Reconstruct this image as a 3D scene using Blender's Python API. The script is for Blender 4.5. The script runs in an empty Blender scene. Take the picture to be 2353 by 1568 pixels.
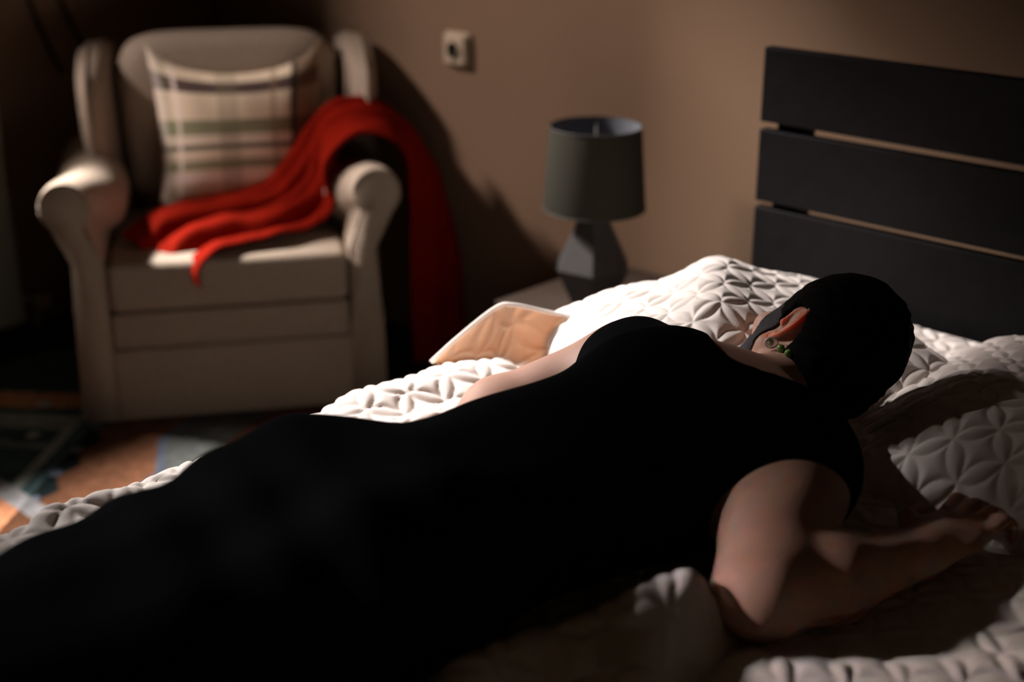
import bpy, bmesh, math
import numpy as np
from mathutils import Matrix, Vector

S = bpy.context.scene
COL = S.collection
rng = np.random.default_rng(7)

# ------------------------------------------------------------------ camera
PITCH, YAW, CAMZ = math.radians(20.93), math.radians(43.2), 1.35
fw = Vector((-math.sin(YAW) * math.cos(PITCH), math.cos(YAW) * math.cos(PITCH), -math.sin(PITCH)))
rt = Vector((math.cos(YAW), math.sin(YAW), 0))
upv = rt.cross(fw)
cam = bpy.data.cameras.new('camera')
cam.sensor_width = 36.0
cam.lens = 3200.0 / 2353.0 * 36.0
cam.clip_start = 0.05
cam.dof.use_dof = True
cam.dof.focus_distance = 1.80
cam.dof.aperture_fstop = 2.0
camo = bpy.data.objects.new('camera', cam)
m = Matrix((rt, upv, -fw)).transposed().to_4x4()
m.translation = Vector((0, 0, CAMZ))
camo.matrix_world = m
COL.objects.link(camo)
S.camera = camo

# ------------------------------------------------------------------ world, light, exposure
w = bpy.data.worlds.new('world')
S.world = w
w.use_nodes = True
w.node_tree.nodes['Background'].inputs[0].default_value = (1.0, 0.72, 0.36, 1)
w.node_tree.nodes['Background'].inputs[1].default_value = 0.018
S.view_settings.view_transform = 'Standard'
S.view_settings.look = 'None'
S.view_settings.gamma = 1.0
S.view_settings.exposure = 0.0
S.view_settings.use_curve_mapping = False


def area(name, loc, target, sx, sy, power, color):
    l = bpy.data.lights.new(name, 'AREA')
    l.shape = 'RECTANGLE'
    l.size, l.size_y = sx, sy
    l.energy = power
    l.color = color
    o = bpy.data.objects.new(name, l)
    o.location = loc
    d = Vector(target) - Vector(loc)
    o.rotation_euler = d.to_track_quat('-Z', 'Y').to_euler()
    COL.objects.link(o)
    return o


# low daylight from outside: it enters only through the window in the left
# wall, so the head, sill and jambs of that window cut the soft patch of light that falls across the room
area('daylight', (-5.3, 0.5, 3.7), (-2.0, 1.7, 0.7), 0.6, 0.25, 1150.0, (1.0, 0.94, 0.92))
# the sky further along, entering more squarely towards the back wall
area('sky_light', (-5.3, -0.6, 3.7), (-2.0, 1.7, 0.7), 1.9, 0.35, 500.0, (1.0, 0.84, 0.80))
# added lamp behind an invented unseen window, aimed at the bed's near side
area('added_bed_light', (-5.5, -3.2, 3.75), (-.6, 1.1, .58), 0.25, 0.3, 12.0, (1.0, 0.88, 0.88)).data.spread = math.radians(32)


# ------------------------------------------------------------------ helpers


def tag(o, label=None, cat=None, group=None, kind=None):
    if label: o['label'] = label
    if cat: o['category'] = cat
    if group: o['group'] = group
    if kind: o['kind'] = kind
    return o


def empty(name, loc, rz=0.0, label=None, cat=None, group=None):
    o = bpy.data.objects.new(name, None)
    o.location = loc
    o.rotation_euler = (0, 0, rz)
    COL.objects.link(o)
    return tag(o, label, cat, group)


def link(name, me, mat, parent=None):
    o = bpy.data.objects.new(name, me)
    if mat is not None and not me.materials:
        me.materials.append(mat)
    COL.objects.link(o)
    if parent is not None:
        o.parent = parent
    return o


def mesh(name, v, f, mat, parent=None, smooth=True):
    me = bpy.data.meshes.new(name)
    v = np.asarray(v, dtype=np.float32)
    if isinstance(f, np.ndarray) and f.ndim == 2:
        n, k = f.shape
        me.vertices.add(len(v)); me.vertices.foreach_set('co', v.ravel())
        me.loops.add(n * k); me.loops.foreach_set('vertex_index', f.astype(np.int32).ravel())
        me.polygons.add(n); me.polygons.foreach_set('loop_start', np.arange(0, n * k, k, dtype=np.int32))
        me.update(calc_edges=True)
        me.validate()
    else:
        me.from_pydata([tuple(map(float, p)) for p in v], [], [tuple(map(int, q)) for q in f])
        me.update()
    me.polygons.foreach_set('use_smooth', [smooth] * len(me.polygons))
    return link(name, me, mat, parent)


def bm_obj(name, bm, mat, parent=None, smooth=False):
    bmesh.ops.recalc_face_normals(bm, faces=bm.faces)
    me = bpy.data.meshes.new(name)
    bm.to_mesh(me); bm.free()
    me.polygons.foreach_set('use_smooth', [smooth] * len(me.polygons))
    return link(name, me, mat, parent)


def box(name, lo, hi, mat, parent=None, bev=0.004, seg=2, smooth=False):
    bm = bmesh.new()
    bmesh.ops.create_cube(bm, size=1)
    c = [(a + b) / 2 for a, b in zip(lo, hi)]; s = [b - a for a, b in zip(lo, hi)]
    for vv in bm.verts:
        vv.co = Vector((c[0] + vv.co.x * s[0], c[1] + vv.co.y * s[1], c[2] + vv.co.z * s[2]))
    if bev:
        bmesh.ops.bevel(bm, geom=bm.edges[:], offset=bev, segments=seg, profile=0.5, affect='EDGES')
    return bm_obj(name, bm, mat, parent, smooth)


def grid_faces(nu, nv, off=0, flip=False):
    i, j = np.meshgrid(np.arange(nu - 1), np.arange(nv - 1), indexing='ij')
    a = (i * nv + j).ravel() + off
    q = np.stack([a, a + nv, a + nv + 1, a + 1], 1)
    return q[:, ::-1] if flip else q


def normals(P):
    du = np.gradient(P, axis=0); dv = np.gradient(P, axis=1)
    n = np.cross(du, dv)
    return n / (np.linalg.norm(n, axis=2, keepdims=True) + 1e-12)


def ring_lathe(name, prof, mat, parent=None, seg=48, smooth=True):
    """prof: list of (r, z)"""
    v = []; f = []
    for r, z in prof:
        for k in range(seg):
            a = 2 * math.pi * k / seg
            v.append((r * math.cos(a), r * math.sin(a), z))
    for i in range(len(prof) - 1):
        for k in range(seg):
            k2 = (k + 1) % seg
            f.append((i * seg + k, i * seg + k2, (i + 1) * seg + k2, (i + 1) * seg + k))
    return mesh(name, v, f, mat, parent, smooth)


def tube_bm(bm, pts, r, seg=8, closed=False):
    pts = [Vector(p) for p in pts]
    n = len(pts); rings = []
    rr = r if isinstance(r, (list, tuple)) else [r] * n
    ref = Vector((0, 0, 1))
    for i, p in enumerate(pts):
        a = pts[(i - 1) % n] if (closed or i > 0) else p
        b = pts[(i + 1) % n] if (closed or i < n - 1) else p
        t = (b - a).normalized()
        x = t.cross(ref)
        if x.length < 0.05: x = t.cross(Vector((1, 0, 0)))
        x.normalize(); y = t.cross(x)
        rings.append([bm.verts.new(p + (x * math.cos(2 * math.pi * k / seg) + y * math.sin(2 * math.pi * k / seg)) * rr[i]) for k in range(seg)])
    for i in range(n if closed else n - 1):
        A, B = rings[i], rings[(i + 1) % n]
        for k in range(seg):
            bm.faces.new((A[k], A[(k + 1) % seg], B[(k + 1) % seg], B[k]))
    if not closed:
        bm.faces.new(rings[0]); bm.faces.new(rings[-1])


def tube(name, pts, r, mat, parent=None, seg=8, closed=False):
    bm = bmesh.new(); tube_bm(bm, pts, r, seg, closed)
    return bm_obj(name, bm, mat, parent, True)


def catmull(C, n):
    """C (k, ...) control rows -> n samples along axis 0"""
    C = np.asarray(C, float); k = len(C)
    Cp = np.concatenate([2 * C[:1] - C[1:2], C, 2 * C[-1:] - C[-2:-1]])
    t = np.linspace(0, k - 1 - 1e-9, n); i = t.astype(int); u = (t - i).reshape((-1,) + (1,) * (C.ndim - 1))
    p0, p1, p2, p3 = Cp[i], Cp[i + 1], Cp[i + 2], Cp[i + 3]
    return 0.5 * (2 * p1 + (p2 - p0) * u + (2 * p0 - 5 * p1 + 4 * p2 - p3) * u * u + (3 * p1 - p0 - 3 * p2 + p3) * u ** 3)


def vnoise(x, y, seed=0):
    """smooth value noise, period 1 per cell"""
    x = np.asarray(x, float); y = np.asarray(y, float)
    r = np.random.default_rng(seed).random((64, 64))
    xi = np.floor(x).astype(int); yi = np.floor(y).astype(int)
    fx = x - xi; fy = y - yi
    fx = fx * fx * (3 - 2 * fx); fy = fy * fy * (3 - 2 * fy)
    g = lambda a, b: r[a % 64, b % 64]
    return ((g(xi, yi) * (1 - fx) + g(xi + 1, yi) * fx) * (1 - fy) + (g(xi, yi + 1) * (1 - fx) + g(xi + 1, yi + 1) * fx) * fy) * 2 - 1


def quilting(a, b, s=0.052, amp=0.0042, w=0.0055, ang=45.0):
    """stitched pattern of overlapping circles: four petals meet at every node; returns relief height"""
    t = math.radians(ang)
    x = (a * math.cos(t) + b * math.sin(t)) / s; y = (-a * math.sin(t) + b * math.cos(t)) / s
    R = math.sqrt(0.5)
    cx = np.round(x); cy = np.round(y)
    d = np.full(x.shape, 9.0); th = np.zeros(x.shape)
    for i in (-1, 0, 1):
        for j in (-1, 0, 1):
            dd = np.abs(np.hypot(x - cx - i, y - cy - j) - R)
            nr = dd < d
            th = np.where(nr, np.arctan2(y - cy - j, x - cx - i), th); d = np.where(nr, dd, d)
    d = d * s
    stitch = .0005 * np.exp(-(d / .0013) ** 2) * np.sin(th * 56)
    h = amp * (1 - np.exp(-(d / w) ** 1.25))
    pucker = vnoise(a / 0.011 + 3, b / 0.030, 3) * 0.5 + vnoise(a / 0.03, b / 0.012 + 9, 5) * 0.5
    return h + stitch + 0.0011 * pucker * np.exp(-(d / 0.008) ** 2) + 0.0022 * vnoise(a / 0.06, b / 0.06, 11)


def surface_nets(D, org, h):
    """naive surface nets on the zero level of D"""
    Sg = D < 0
    nx, ny, nz = D.shape
    c = np.zeros((nx - 1, ny - 1, nz - 1), np.int8)
    for i in (0, 1):
        for j in (0, 1):
            for k in (0, 1):
                c += Sg[i:nx - 1 + i, j:ny - 1 + j, k:nz - 1 + k]
    act = (c > 0) & (c < 8)
    idx = np.full(act.shape, -1, np.int64)
    I, J, K = np.nonzero(act)
    idx[I, J, K] = np.arange(len(I))
    acc = np.zeros((len(I), 3)); cnt = np.zeros(len(I))
    cor = [(a, b, cc) for a in (0, 1) for b in (0, 1) for cc in (0, 1)]
    for p in cor:
        for ax in range(3):
            if p[ax] == 1: continue
            q = list(p); q[ax] = 1
            d0 = D[I + p[0], J + p[1], K + p[2]]; d1 = D[I + q[0], J + q[1], K + q[2]]
            cr = (d0 < 0) != (d1 < 0)
            t = np.where(cr, d0 / (d0 - d1 + 1e-20), 0)
            pos = np.tile(np.array(p, float), (len(I), 1)); pos[:, ax] += t
            acc[cr] += pos[cr]; cnt[cr] += 1
    V = (np.stack([I, J, K], 1) + acc / np.maximum(cnt, 1)[:, None]) * h + np.asarray(org)
    Fs = []
    for ax in range(3):
        sl0 = [slice(1, -1)] * 3; sl1 = [slice(1, -1)] * 3
        sl0[ax] = slice(0, -1); sl1[ax] = slice(1, None)
        a = Sg[tuple(sl0)]; b = Sg[tuple(sl1)]
        X = np.argwhere(a != b)
        off = np.array([1, 1, 1]); off[ax] = 0
        X = X + off
        u, v_ = [(1, 2), (2, 0), (0, 1)][ax]
        def at(du, dv):
            Y = X.copy(); Y[:, u] += du; Y[:, v_] += dv
            return idx[Y[:, 0], Y[:, 1], Y[:, 2]]
        q = np.stack([at(-1, -1), at(0, -1), at(0, 0), at(-1, 0)], 1)
        ins = Sg[X[:, 0], X[:, 1], X[:, 2]]
        q[~ins] = q[~ins][:, ::-1]
        Fs.append(q)
    Fq = np.concatenate(Fs); Fq = Fq[(Fq >= 0).all(1)]
    return V, Fq


class SDF:
    def __init__(s, lo, hi, h):
        s.h = h; s.lo = np.array(lo, float)
        s.n = np.ceil((np.array(hi) - s.lo) / h).astype(int) + 1
        s.ax = [s.lo[i] + h * np.arange(s.n[i]) for i in range(3)]
        s.D = np.full(tuple(s.n), 0.05, np.float32)

    def sub(s, lo, hi):
        a = [int(np.clip(np.floor((lo[i] - s.lo[i]) / s.h), 0, s.n[i])) for i in range(3)]
        b = [int(np.clip(np.ceil((hi[i] - s.lo[i]) / s.h) + 1, 0, s.n[i])) for i in range(3)]
        sl = tuple(slice(a[i], b[i]) for i in range(3))
        if any(b[i] <= a[i] for i in range(3)): return None, None
        X, Y, Z = np.meshgrid(*[s.ax[i][sl[i]] for i in range(3)], indexing='ij')
        return sl, (X, Y, Z)

    def union(s, fn, lo, hi, k):
        pad = k + 0.03
        sl, P = s.sub(np.array(lo) - pad, np.array(hi) + pad)
        if sl is None: return
        d = fn(*P).astype(np.float32); D = s.D[sl]
        if k > 0:
            hh = np.clip(0.5 + 0.5 * (D - d) / k, 0, 1)
            s.D[sl] = D * (1 - hh) + d * hh - k * hh * (1 - hh)
        else:
            s.D[sl] = np.minimum(D, d)

    def cap(s, a, b, ra, rb, k=0.02):
        a = np.array(a, float); b = np.array(b, float); ab = b - a; L2 = ab @ ab
        def fn(X, Y, Z):
            t = np.clip(((X - a[0]) * ab[0] + (Y - a[1]) * ab[1] + (Z - a[2]) * ab[2]) / L2, 0, 1)
            return np.sqrt((X - a[0] - t * ab[0]) ** 2 + (Y - a[1] - t * ab[1]) ** 2 + (Z - a[2] - t * ab[2]) ** 2) - (ra + (rb - ra) * t)
        r = max(ra, rb)
        s.union(fn, np.minimum(a, b) - r, np.maximum(a, b) + r, k)

    def ell(s, c, rad, axes=None, k=0.03, op='union'):
        c = np.array(c, float); rad = np.array(rad, float)
        A = np.eye(3) if axes is None else np.array(axes, float)
        def fn(X, Y, Z):
            q = [((X - c[0]) * A[i][0] + (Y - c[1]) * A[i][1] + (Z - c[2]) * A[i][2]) for i in range(3)]
            k0 = np.sqrt(sum((q[i] / rad[i]) ** 2 for i in range(3)))
            k1 = np.sqrt(sum((q[i] / rad[i] ** 2) ** 2 for i in range(3)))
            return k0 * (k0 - 1) / (k1 + 1e-6)
        R = max(rad)
        if op == 'union':
            s.union(fn, c - R, c + R, k)
        else:
            sl, P = s.sub(c - R - k - .02, c + R + k + .02)
            if sl is None: return
            d = -fn(*P); D = s.D[sl]
            hh = np.clip(0.5 - 0.5 * (D - d) / k, 0, 1)
            s.D[sl] = D * (1 - hh) + d * hh + k * hh * (1 - hh)


# ------------------------------------------------------------------ materials


def mat(name, color, rough=0.8, spec=0.3, noise=None, bump=None, metallic=0.0, sss=0.0, sss_r=(1, .3, .15), sss_scale=0.01,
        sheen=0.0, attr=None, transl=0.0):
    """noise: (scale, amount) colour variation; bump: (scale, strength, distance)"""
    M = bpy.data.materials.new(name); M.use_nodes = True
    N = M.node_tree.nodes; L = M.node_tree.links
    b = N['Principled BSDF']
    b.inputs['Base Color'].default_value = (*color, 1)
    b.inputs['Roughness'].default_value = rough
    b.inputs['Specular IOR Level'].default_value = spec
    b.inputs['Metallic'].default_value = metallic
    if sheen:
        b.inputs['Sheen Weight'].default_value = sheen
    if sss:
        b.inputs['Subsurface Weight'].default_value = sss
        b.inputs['Subsurface Radius'].default_value = sss_r
        b.inputs['Subsurface Scale'].default_value = sss_scale
    tc = N.new('ShaderNodeTexCoord')
    src = None
    if attr:
        at = N.new('ShaderNodeAttribute'); at.attribute_name = attr
        src = at.outputs['Color']
    if noise:
        nz = N.new('ShaderNodeTexNoise'); nz.inputs['Scale'].default_value = noise[0]; nz.inputs['Detail'].default_value = 4
        L.new(tc.outputs['Object'], nz.inputs['Vector'])
        mr = N.new('ShaderNodeMapRange'); mr.inputs['From Min'].default_value = .3; mr.inputs['From Max'].default_value = .7
        mr.inputs['To Min'].default_value = 1 - noise[1]; mr.inputs['To Max'].default_value = 1 + noise[1]
        L.new(nz.outputs['Fac'], mr.inputs['Value'])
        vm = N.new('ShaderNodeVectorMath'); vm.operation = 'SCALE'
        if src: L.new(src, vm.inputs[0])
        else: vm.inputs[0].default_value = color
        L.new(mr.outputs['Result'], vm.inputs['Scale'])
        src = vm.outputs['Vector']
    if src: L.new(src, b.inputs['Base Color'])
    if bump:
        n2 = N.new('ShaderNodeTexNoise'); n2.inputs['Scale'].default_value = bump[0]; n2.inputs['Detail'].default_value = 3
        L.new(tc.outputs['Object'], n2.inputs['Vector'])
        bp = N.new('ShaderNodeBump'); bp.inputs['Strength'].default_value = bump[1]; bp.inputs['Distance'].default_value = bump[2]
        L.new(n2.outputs['Fac'], bp.inputs['Height'])
        L.new(bp.outputs['Normal'], b.inputs['Normal'])
    if transl:
        out = N['Material Output']
        tr = N.new('ShaderNodeBsdfTranslucent')
        tr.inputs['Color'].default_value = (color[0], color[1] * .72, color[2] * .42, 1)
        mx = N.new('ShaderNodeMixShader'); mx.inputs['Fac'].default_value = transl
        L.new(b.outputs['BSDF'], mx.inputs[1]); L.new(tr.outputs['BSDF'], mx.inputs[2])
        L.new(mx.outputs['Shader'], out.inputs['Surface'])
    return M


M_wall = mat('plaster_wall', (.225, .145, .092), .9, .1, noise=(3, .04), bump=(220, .15, .002))
M_ceil = mat('ceiling_paint', (.16, .12, .085), .95, .1, noise=(2, .03))
M_floor = mat('dark_floor', (.012, .008, .005), .6, .3, noise=(6, .25))
M_quilt = mat('cream_quilt_cotton', (.80, .72, .66), .85, .15, noise=(60, .03), bump=(900, .25, .0008), sheen=.1)
M_flap = mat('backlit_quilt_cotton', (.80, .68, .56), .85, .15, noise=(60, .03), transl=.42)
M_mattress = mat('mattress_ticking', (.5, .46, .42), .9, .1, noise=(40, .05))
M_darkwood = mat('dark_stained_wood', (.0040, .0033, .0036), .55, .12, noise=(30, .3), bump=(90, .1, .001))
M_cover = mat('cream_slipcover', (.37, .295, .225), .9, .1, noise=(70, .06), bump=(500, .4, .0012))
M_red = mat('red_wool', (.22, .008, .002), .95, .05, noise=(120, .18), bump=(400, .6, .002), sheen=.0)
M_plaid = mat('plaid_cotton', (.6, .5, .4), .9, .1, noise=(200, .06), attr='weave', bump=(500, .3, .001))
M_rug = mat('patterned_rug', (.3, .2, .15), .95, .05, noise=(140, .25), attr='weave', bump=(300, .6, .003))
M_shade = mat('grey_linen_shade', (.026, .024, .017), .9, .1, noise=(150, .12), bump=(600, .4, .001))
M_shadein = mat('shade_lining', (.13, .135, .15), .8, .1, noise=(60, .04))
M_lampbase = mat('matte_grey_ceramic', (.032, .029, .026), .6, .25, noise=(50, .12))
M_stand = mat('brown_wood_top', (.045, .031, .022), .6, .25, noise=(18, .15))
M_dress = mat('black_jersey', (.0035, .0040, .0045), .95, .02, noise=(200, .2))
M_hair = mat('black_hair', (.0035, .003, .003), .75, .05, noise=(300, .4), bump=(240, .5, .002))
M_beard = mat('short_dark_beard', (.045, .042, .045), .8, .15, noise=(500, .6), bump=(600, .8, .0015))
M_skin = mat('skin', (.57, .33, .25), .55, .3, noise=(30, .05), bump=(350, .15, .0006), sss=.35, sss_r=(1, .32, .16), sss_scale=.008)
M_ear = mat('lit_ear_skin', (.80, .30, .20), .5, .35, noise=(60, .05), sss=1.0, sss_r=(1, .16, .07), sss_scale=.012)  # brighter and redder than skin, standing in for light on and through it
M_nail = mat('fingernail', (.6, .4, .34), .35, .4, noise=(30, .02))
M_silver = mat('silver', (.92, .92, .90), .28, .8, metallic=.35, noise=(200, .03))
M_gold = mat('dull_gold_chain', (.65, .5, .28), .3, .5, metallic=1.0, noise=(200, .05))
M_green = mat('green_glass_bead', (.20, .34, .10), .18, .6, noise=(300, .25))
M_pale = mat('pale_green_bead', (.50, .58, .47), .2, .6, noise=(300, .2))
M_door = mat('grey_green_paint', (.46, .49, .41), .7, .2, noise=(8, .04))
M_socket = mat('cream_plastic', (.52, .42, .30), .45, .35, noise=(20, .02))
M_hole = mat('dark_recess', (.02, .018, .012), .9, .1, noise=(20, .1))
M_glass = bpy.data.materials.new('window_glass'); M_glass.use_nodes = True
_n = M_glass.node_tree.nodes; _l = M_glass.node_tree.links
_t = _n.new('ShaderNodeBsdfTransparent'); _g = _n.new('ShaderNodeBsdfGlossy'); _g.inputs['Roughness'].default_value = .02
_m = _n.new('ShaderNodeMixShader'); _m.inputs['Fac'].default_value = .06
_l.new(_t.outputs[0], _m.inputs[1]); _l.new(_g.outputs[0], _m.inputs[2]); _l.new(_m.outputs[0], _n['Material Output'].inputs['Surface'])

# ------------------------------------------------------------------ room
XW, YW = -3.5, 2.45
tag(box('floor', (XW - .2, -2.6, -.06), (2.2, YW + .2, 0), M_floor, bev=0), kind='structure')
tag(box('ceiling', (XW - .2, -2.6, 2.8), (2.2, YW + .2, 2.9), M_ceil, bev=0), kind='structure')
tag(box('wall_back', (XW - .2, YW, 0), (2.2, YW + .2, 2.8), M_wall, bev=0), kind='structure')
# left wall with the window opening
WY0, WY1, WZ0, WZ1 = 0.64, 1.38, 1.27, 2.505
bm = bmesh.new()
VY0, VY1, VZ0, VZ1 = -1.78, -1.40, 1.95, 2.70  # added unseen opening, narrowed to light the bed and spare the armchair
for lo, hi in (((XW - .12, -2.6, 0), (XW, VY0, 2.8)), ((XW - .12, VY1, 0), (XW, WY0, 2.8)), ((XW - .12, VY0, VZ1), (XW, VY1, 2.8)), ((XW - .12, VY0, 0), (XW, VY1, VZ0)), ((XW - .12, WY1, 0), (XW, YW, 2.8)), ((XW - .12, WY0, WZ1), (XW, WY1, 2.8)), ((XW - .12, WY0, 0), (XW, WY1, WZ0))):
    g = bmesh.ops.create_cube(bm, size=1)['verts']
    for vv in g:
        vv.co = Vector([(lo[i] + hi[i]) / 2 + vv.co[i] * (hi[i] - lo[i]) for i in range(3)])
tag(bm_obj('wall_left', bm, M_wall), kind='structure')
def window(name, y0, y1, z0, z1):
    win = tag(empty(name, (XW, y0, z0)), kind='structure')
    ww, wh = y1 - y0, z1 - z0
    box('window_frame', (-.10, 0, 0), (-.05, .045, wh), M_door, win, .004)
    box('window_frame', (-.10, ww - .045, 0), (-.05, ww, wh), M_door, win, .004)
    box('window_frame', (-.10, .0451, 0), (-.05, ww - .0451, .045), M_door, win, .004)
    box('window_frame', (-.10, .0451, wh - .045), (-.05, ww - .0451, wh), M_door, win, .004)
    box('window_sill', (-.04, -.02, -.03), (.05, ww + .02, -.001), M_door, win, .006)
    box('window_pane', (-.078, .0451, .0451), (-.074, ww - .0451, wh - .0451), M_glass, win, 0)
window('window_1', WY0, WY1, WZ0, WZ1)
window('added_window', VY0, VY1, VZ0, VZ1)  # unseen, added to let light onto the near bed
# panel radiator under the window, its right end shows at the left edge of the picture
rad = empty('radiator', (XW + .03, .70, .045), label='flat grey green panel radiator on the left wall, cut off by the picture edge', cat='radiator')
box('panel', (.045, 0, 0), (.085, .985, .80), M_door, rad, .012, 3)
box('panel', (.0, .01, .01), (.018, .975, .79), M_door, rad, .004)
bm = bmesh.new()
for k in range(24):
    y = .03 + k * .04
    g = bmesh.ops.create_cube(bm, size=1)['verts']
    for vv in g: vv.co = Vector((.0315 + vv.co.x * .026, y + vv.co.y * .004, .40 + vv.co.z * .74))
bm_obj('fins', bm, M_door, rad)['kind'] = 'stuff'
tube('pipe', [(.03, .985, .05), (.03, 1.035, .05), (.03, 1.045, .03), (.03, 1.045, -.045)], .009, M_door, rad, 10)
vk = ring_lathe('valve_cap', [(.0001, .040), (.014, .038), (.019, .030), (.020, .006), (.013, 0), (.0001, 0)], M_socket, rad, 24)
vk.rotation_euler = (0, math.pi / 2, 0); vk.location = (.045, 1.05, .045)
vk['label'] = 'small pale round valve cap'

cd = []
for t in np.linspace(-1.3, 1, 36):
    cd.append((XW + .012, 1.80 + .13 * t, 1.12 - .62 * t + (.18 * t * t if t > 0 else 0)))
cd2 = [(XW + .012, 1.88 + .16 * t, 1.10 - .62 * t + (.2 * t * t if t > 0 else 0)) for t in np.linspace(-1.3, 1, 36)]
o = tube('hanging_cord', cd, .006, M_hole, seg=6)
tag(o, 'dark cord hanging in an arc on the wall, nearer the picture edge', 'cord')
o = tube('hanging_cord', cd2, .006, M_hole, seg=6)
tag(o, 'dark cord hanging in an arc on the wall, nearer the armchair back', 'cord')

# wall outlet / switch
so = empty('wall_socket', (-2.477, YW, .794), label='square cream wall socket on the wall above the nightstand', cat='socket')
box('socket_plate', (-.042, -.012, -.042), (.042, 0, .042), M_socket, so, .005, 3)
box('socket_frame', (-.037, -.024, -.037), (.037, -.0125, .037), M_socket, so, .006, 3)
o = ring_lathe('socket_rim', [(.020, 0), (.0235, 0), (.0235, .004), (.020, .004)], M_socket, so, 32)
o.rotation_euler = (math.pi / 2, 0, 0); o.location = (0, -.0242, 0)
o = ring_lathe('socket_well', [(.0001, .0005), (.0198, .0005), (.0198, .0025)], M_hole, so, 32)
o.rotation_euler = (math.pi / 2, 0, 0); o.location = (0, -.0242, 0)

# ------------------------------------------------------------------ rug: woven pattern plus painted light level as flat colour on a thin slab
def rug():
    n = 460
    xs = np.linspace(-3.25, -2.2, n); ys = np.linspace(.60, 2.0, n)
    X, Y = np.meshgrid(xs, ys, indexing='ij')
    U = (X + 2.811) * .616 - (Y - 1.505) * .788; V = (X + 2.811) * .788 + (Y - 1.505) * .616
    C = np.zeros((n, n, 3))
    orange = np.array([.40, .17, .085]); navy = np.array([.015, .03, .045]); grey = np.array([.20, .21, .19]); blue = np.array([.34, .40, .52]); field = np.array([.03, .05, .05])
    wob = .008 * vnoise(X / .03, Y / .03, 3)
    C[:] = field
    C[(V < -.01) & (np.abs(U + .075 + wob) < .045)] = orange
    C[(V < -.01) & (np.abs(U - .045 + .3 * wob) < .042)] = grey * .75
    C[(V < -.01) & (np.abs(U - .175 + wob) < .018)] = grey * .5
    C[(V < -.03) & (np.hypot(U - .12, ((V + .07) / .10 + .5) % 1 * .10 - .05) < .016)] = grey
    C[(V < -.03) & (np.hypot(U + .052, ((V + .115) / .16 + .5) % 1 * .16 - .08) < .016)] = blue * .8
    C[(V > -.01) & (V < .016)] = grey * .8
    zig = .030 * np.abs((((U - .02) / .122) % 1) - .5) * 2
    C[V > .070 + zig] = orange
    uu = ((U - .066) / .1217 + .5) % 1 * .1217 - .0608
    C[np.hypot(uu * .8, V - .062) < .014] = blue
    gz = .225 + .05 * np.abs(((U / .34 + .15) % 1) - .5) * 2
    C[V > gz] = grey * 1.1
    C[(V > gz) & (V < gz + .02)] = blue * .6
    C[V > gz + .16] = orange * .8
    # borders along the rug's near end
    C[Y < 1.205] = np.array([.62, .60, .60]) * np.where(V < .05, .3, 1)[Y < 1.205][:, None]  # left end of the white band dimmed against the painted brightening
    C[Y < 1.160] = orange * .75
    C[Y < .95] = navy
    mot = vnoise(X / .018, Y / .018, 8)[..., None]
    C = np.clip(C * np.where(V < .05, 1.7, .28)[..., None] * (1 + .22 * mot), 0, .6)  # light level painted in: left part brightened, right part darkened
    P = np.stack([X, Y, np.full_like(X, .008) + .001 * vnoise(X / .01, Y / .01, 4)], 2)
    edge = np.zeros((n, n), bool); edge[0] = edge[-1] = True; edge[:, 0] = edge[:, -1] = True
    P[edge, 2] = 0.0
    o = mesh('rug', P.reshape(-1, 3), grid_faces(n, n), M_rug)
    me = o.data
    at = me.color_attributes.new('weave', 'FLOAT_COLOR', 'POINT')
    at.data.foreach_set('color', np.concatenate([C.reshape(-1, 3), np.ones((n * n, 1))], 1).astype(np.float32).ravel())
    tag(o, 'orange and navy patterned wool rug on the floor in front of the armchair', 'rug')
rug()

# ------------------------------------------------------------------ bed
ZM = 0.55
HB = 2.17
BX0, BX1 = -1.41, 0.16
bed = empty('bed', (-.62, HB, 0), label='wide bed with a dark plank headboard under the cream bedspread', cat='bed')
def bb(name, lo, hi, mt, bev=.003):
    off = Vector((-.62, HB, 0))
    return box(name, [lo[i] - off[i] for i in range(3)], [hi[i] - off[i] for i in range(3)], mt, bed, bev)
tops = [.947, .797, .650]
for k, zt in enumerate(tops):
    bb('plank', (BX0, HB, zt - (.1365 if k < 2 else .34)), (BX1, HB + .024, zt), M_darkwood, .0025)
for xp in (BX0 + .022, BX1 - .11):
    bb('post', (xp, HB + .0245, 0), (xp + .062, HB + .06, .935), M_darkwood, .003)
for z0 in (.20,):
    bb('side_rail', (BX0 + .02, .18, z0), (BX0 + .045, HB - .001, z0 + .13), M_darkwood)
    bb('side_rail', (BX1 - .045, .18, z0), (BX1 - .02, HB - .001, z0 + .13), M_darkwood)
bb('foot_rail', (BX0 + .02, .15, .20), (BX1 - .02, .178, .33), M_darkwood)
for xp in (BX0 + .05, BX1 - .11):
    bb('leg', (xp, .18, 0), (xp + .06, .24, .20), M_darkwood)
bb('mattress', (BX0 + .03, .19, .30), (BX1 - .03, HB - .02, .515), M_mattress, .03)


# the bedspread: one quilted sheet, rolled over the far side and the foot
def roll(s, r=.045):
    """arc-length -> (inset, drop) for an edge: s<0 hangs"""
    q = r * math.pi / 2
    ang = np.clip((q - s) / r, 0, math.pi / 2)
    x = np.where(s > q, s, r - r * np.sin(ang)) * 1.0
    x = np.where(s > q, s - q + r, x)
    d = np.where(s > q, 0, r - r * np.cos(ang))
    d = np.where(s < 0, r - s, d)
    x = np.where(s < 0, 0, x)
    return x, d


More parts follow.
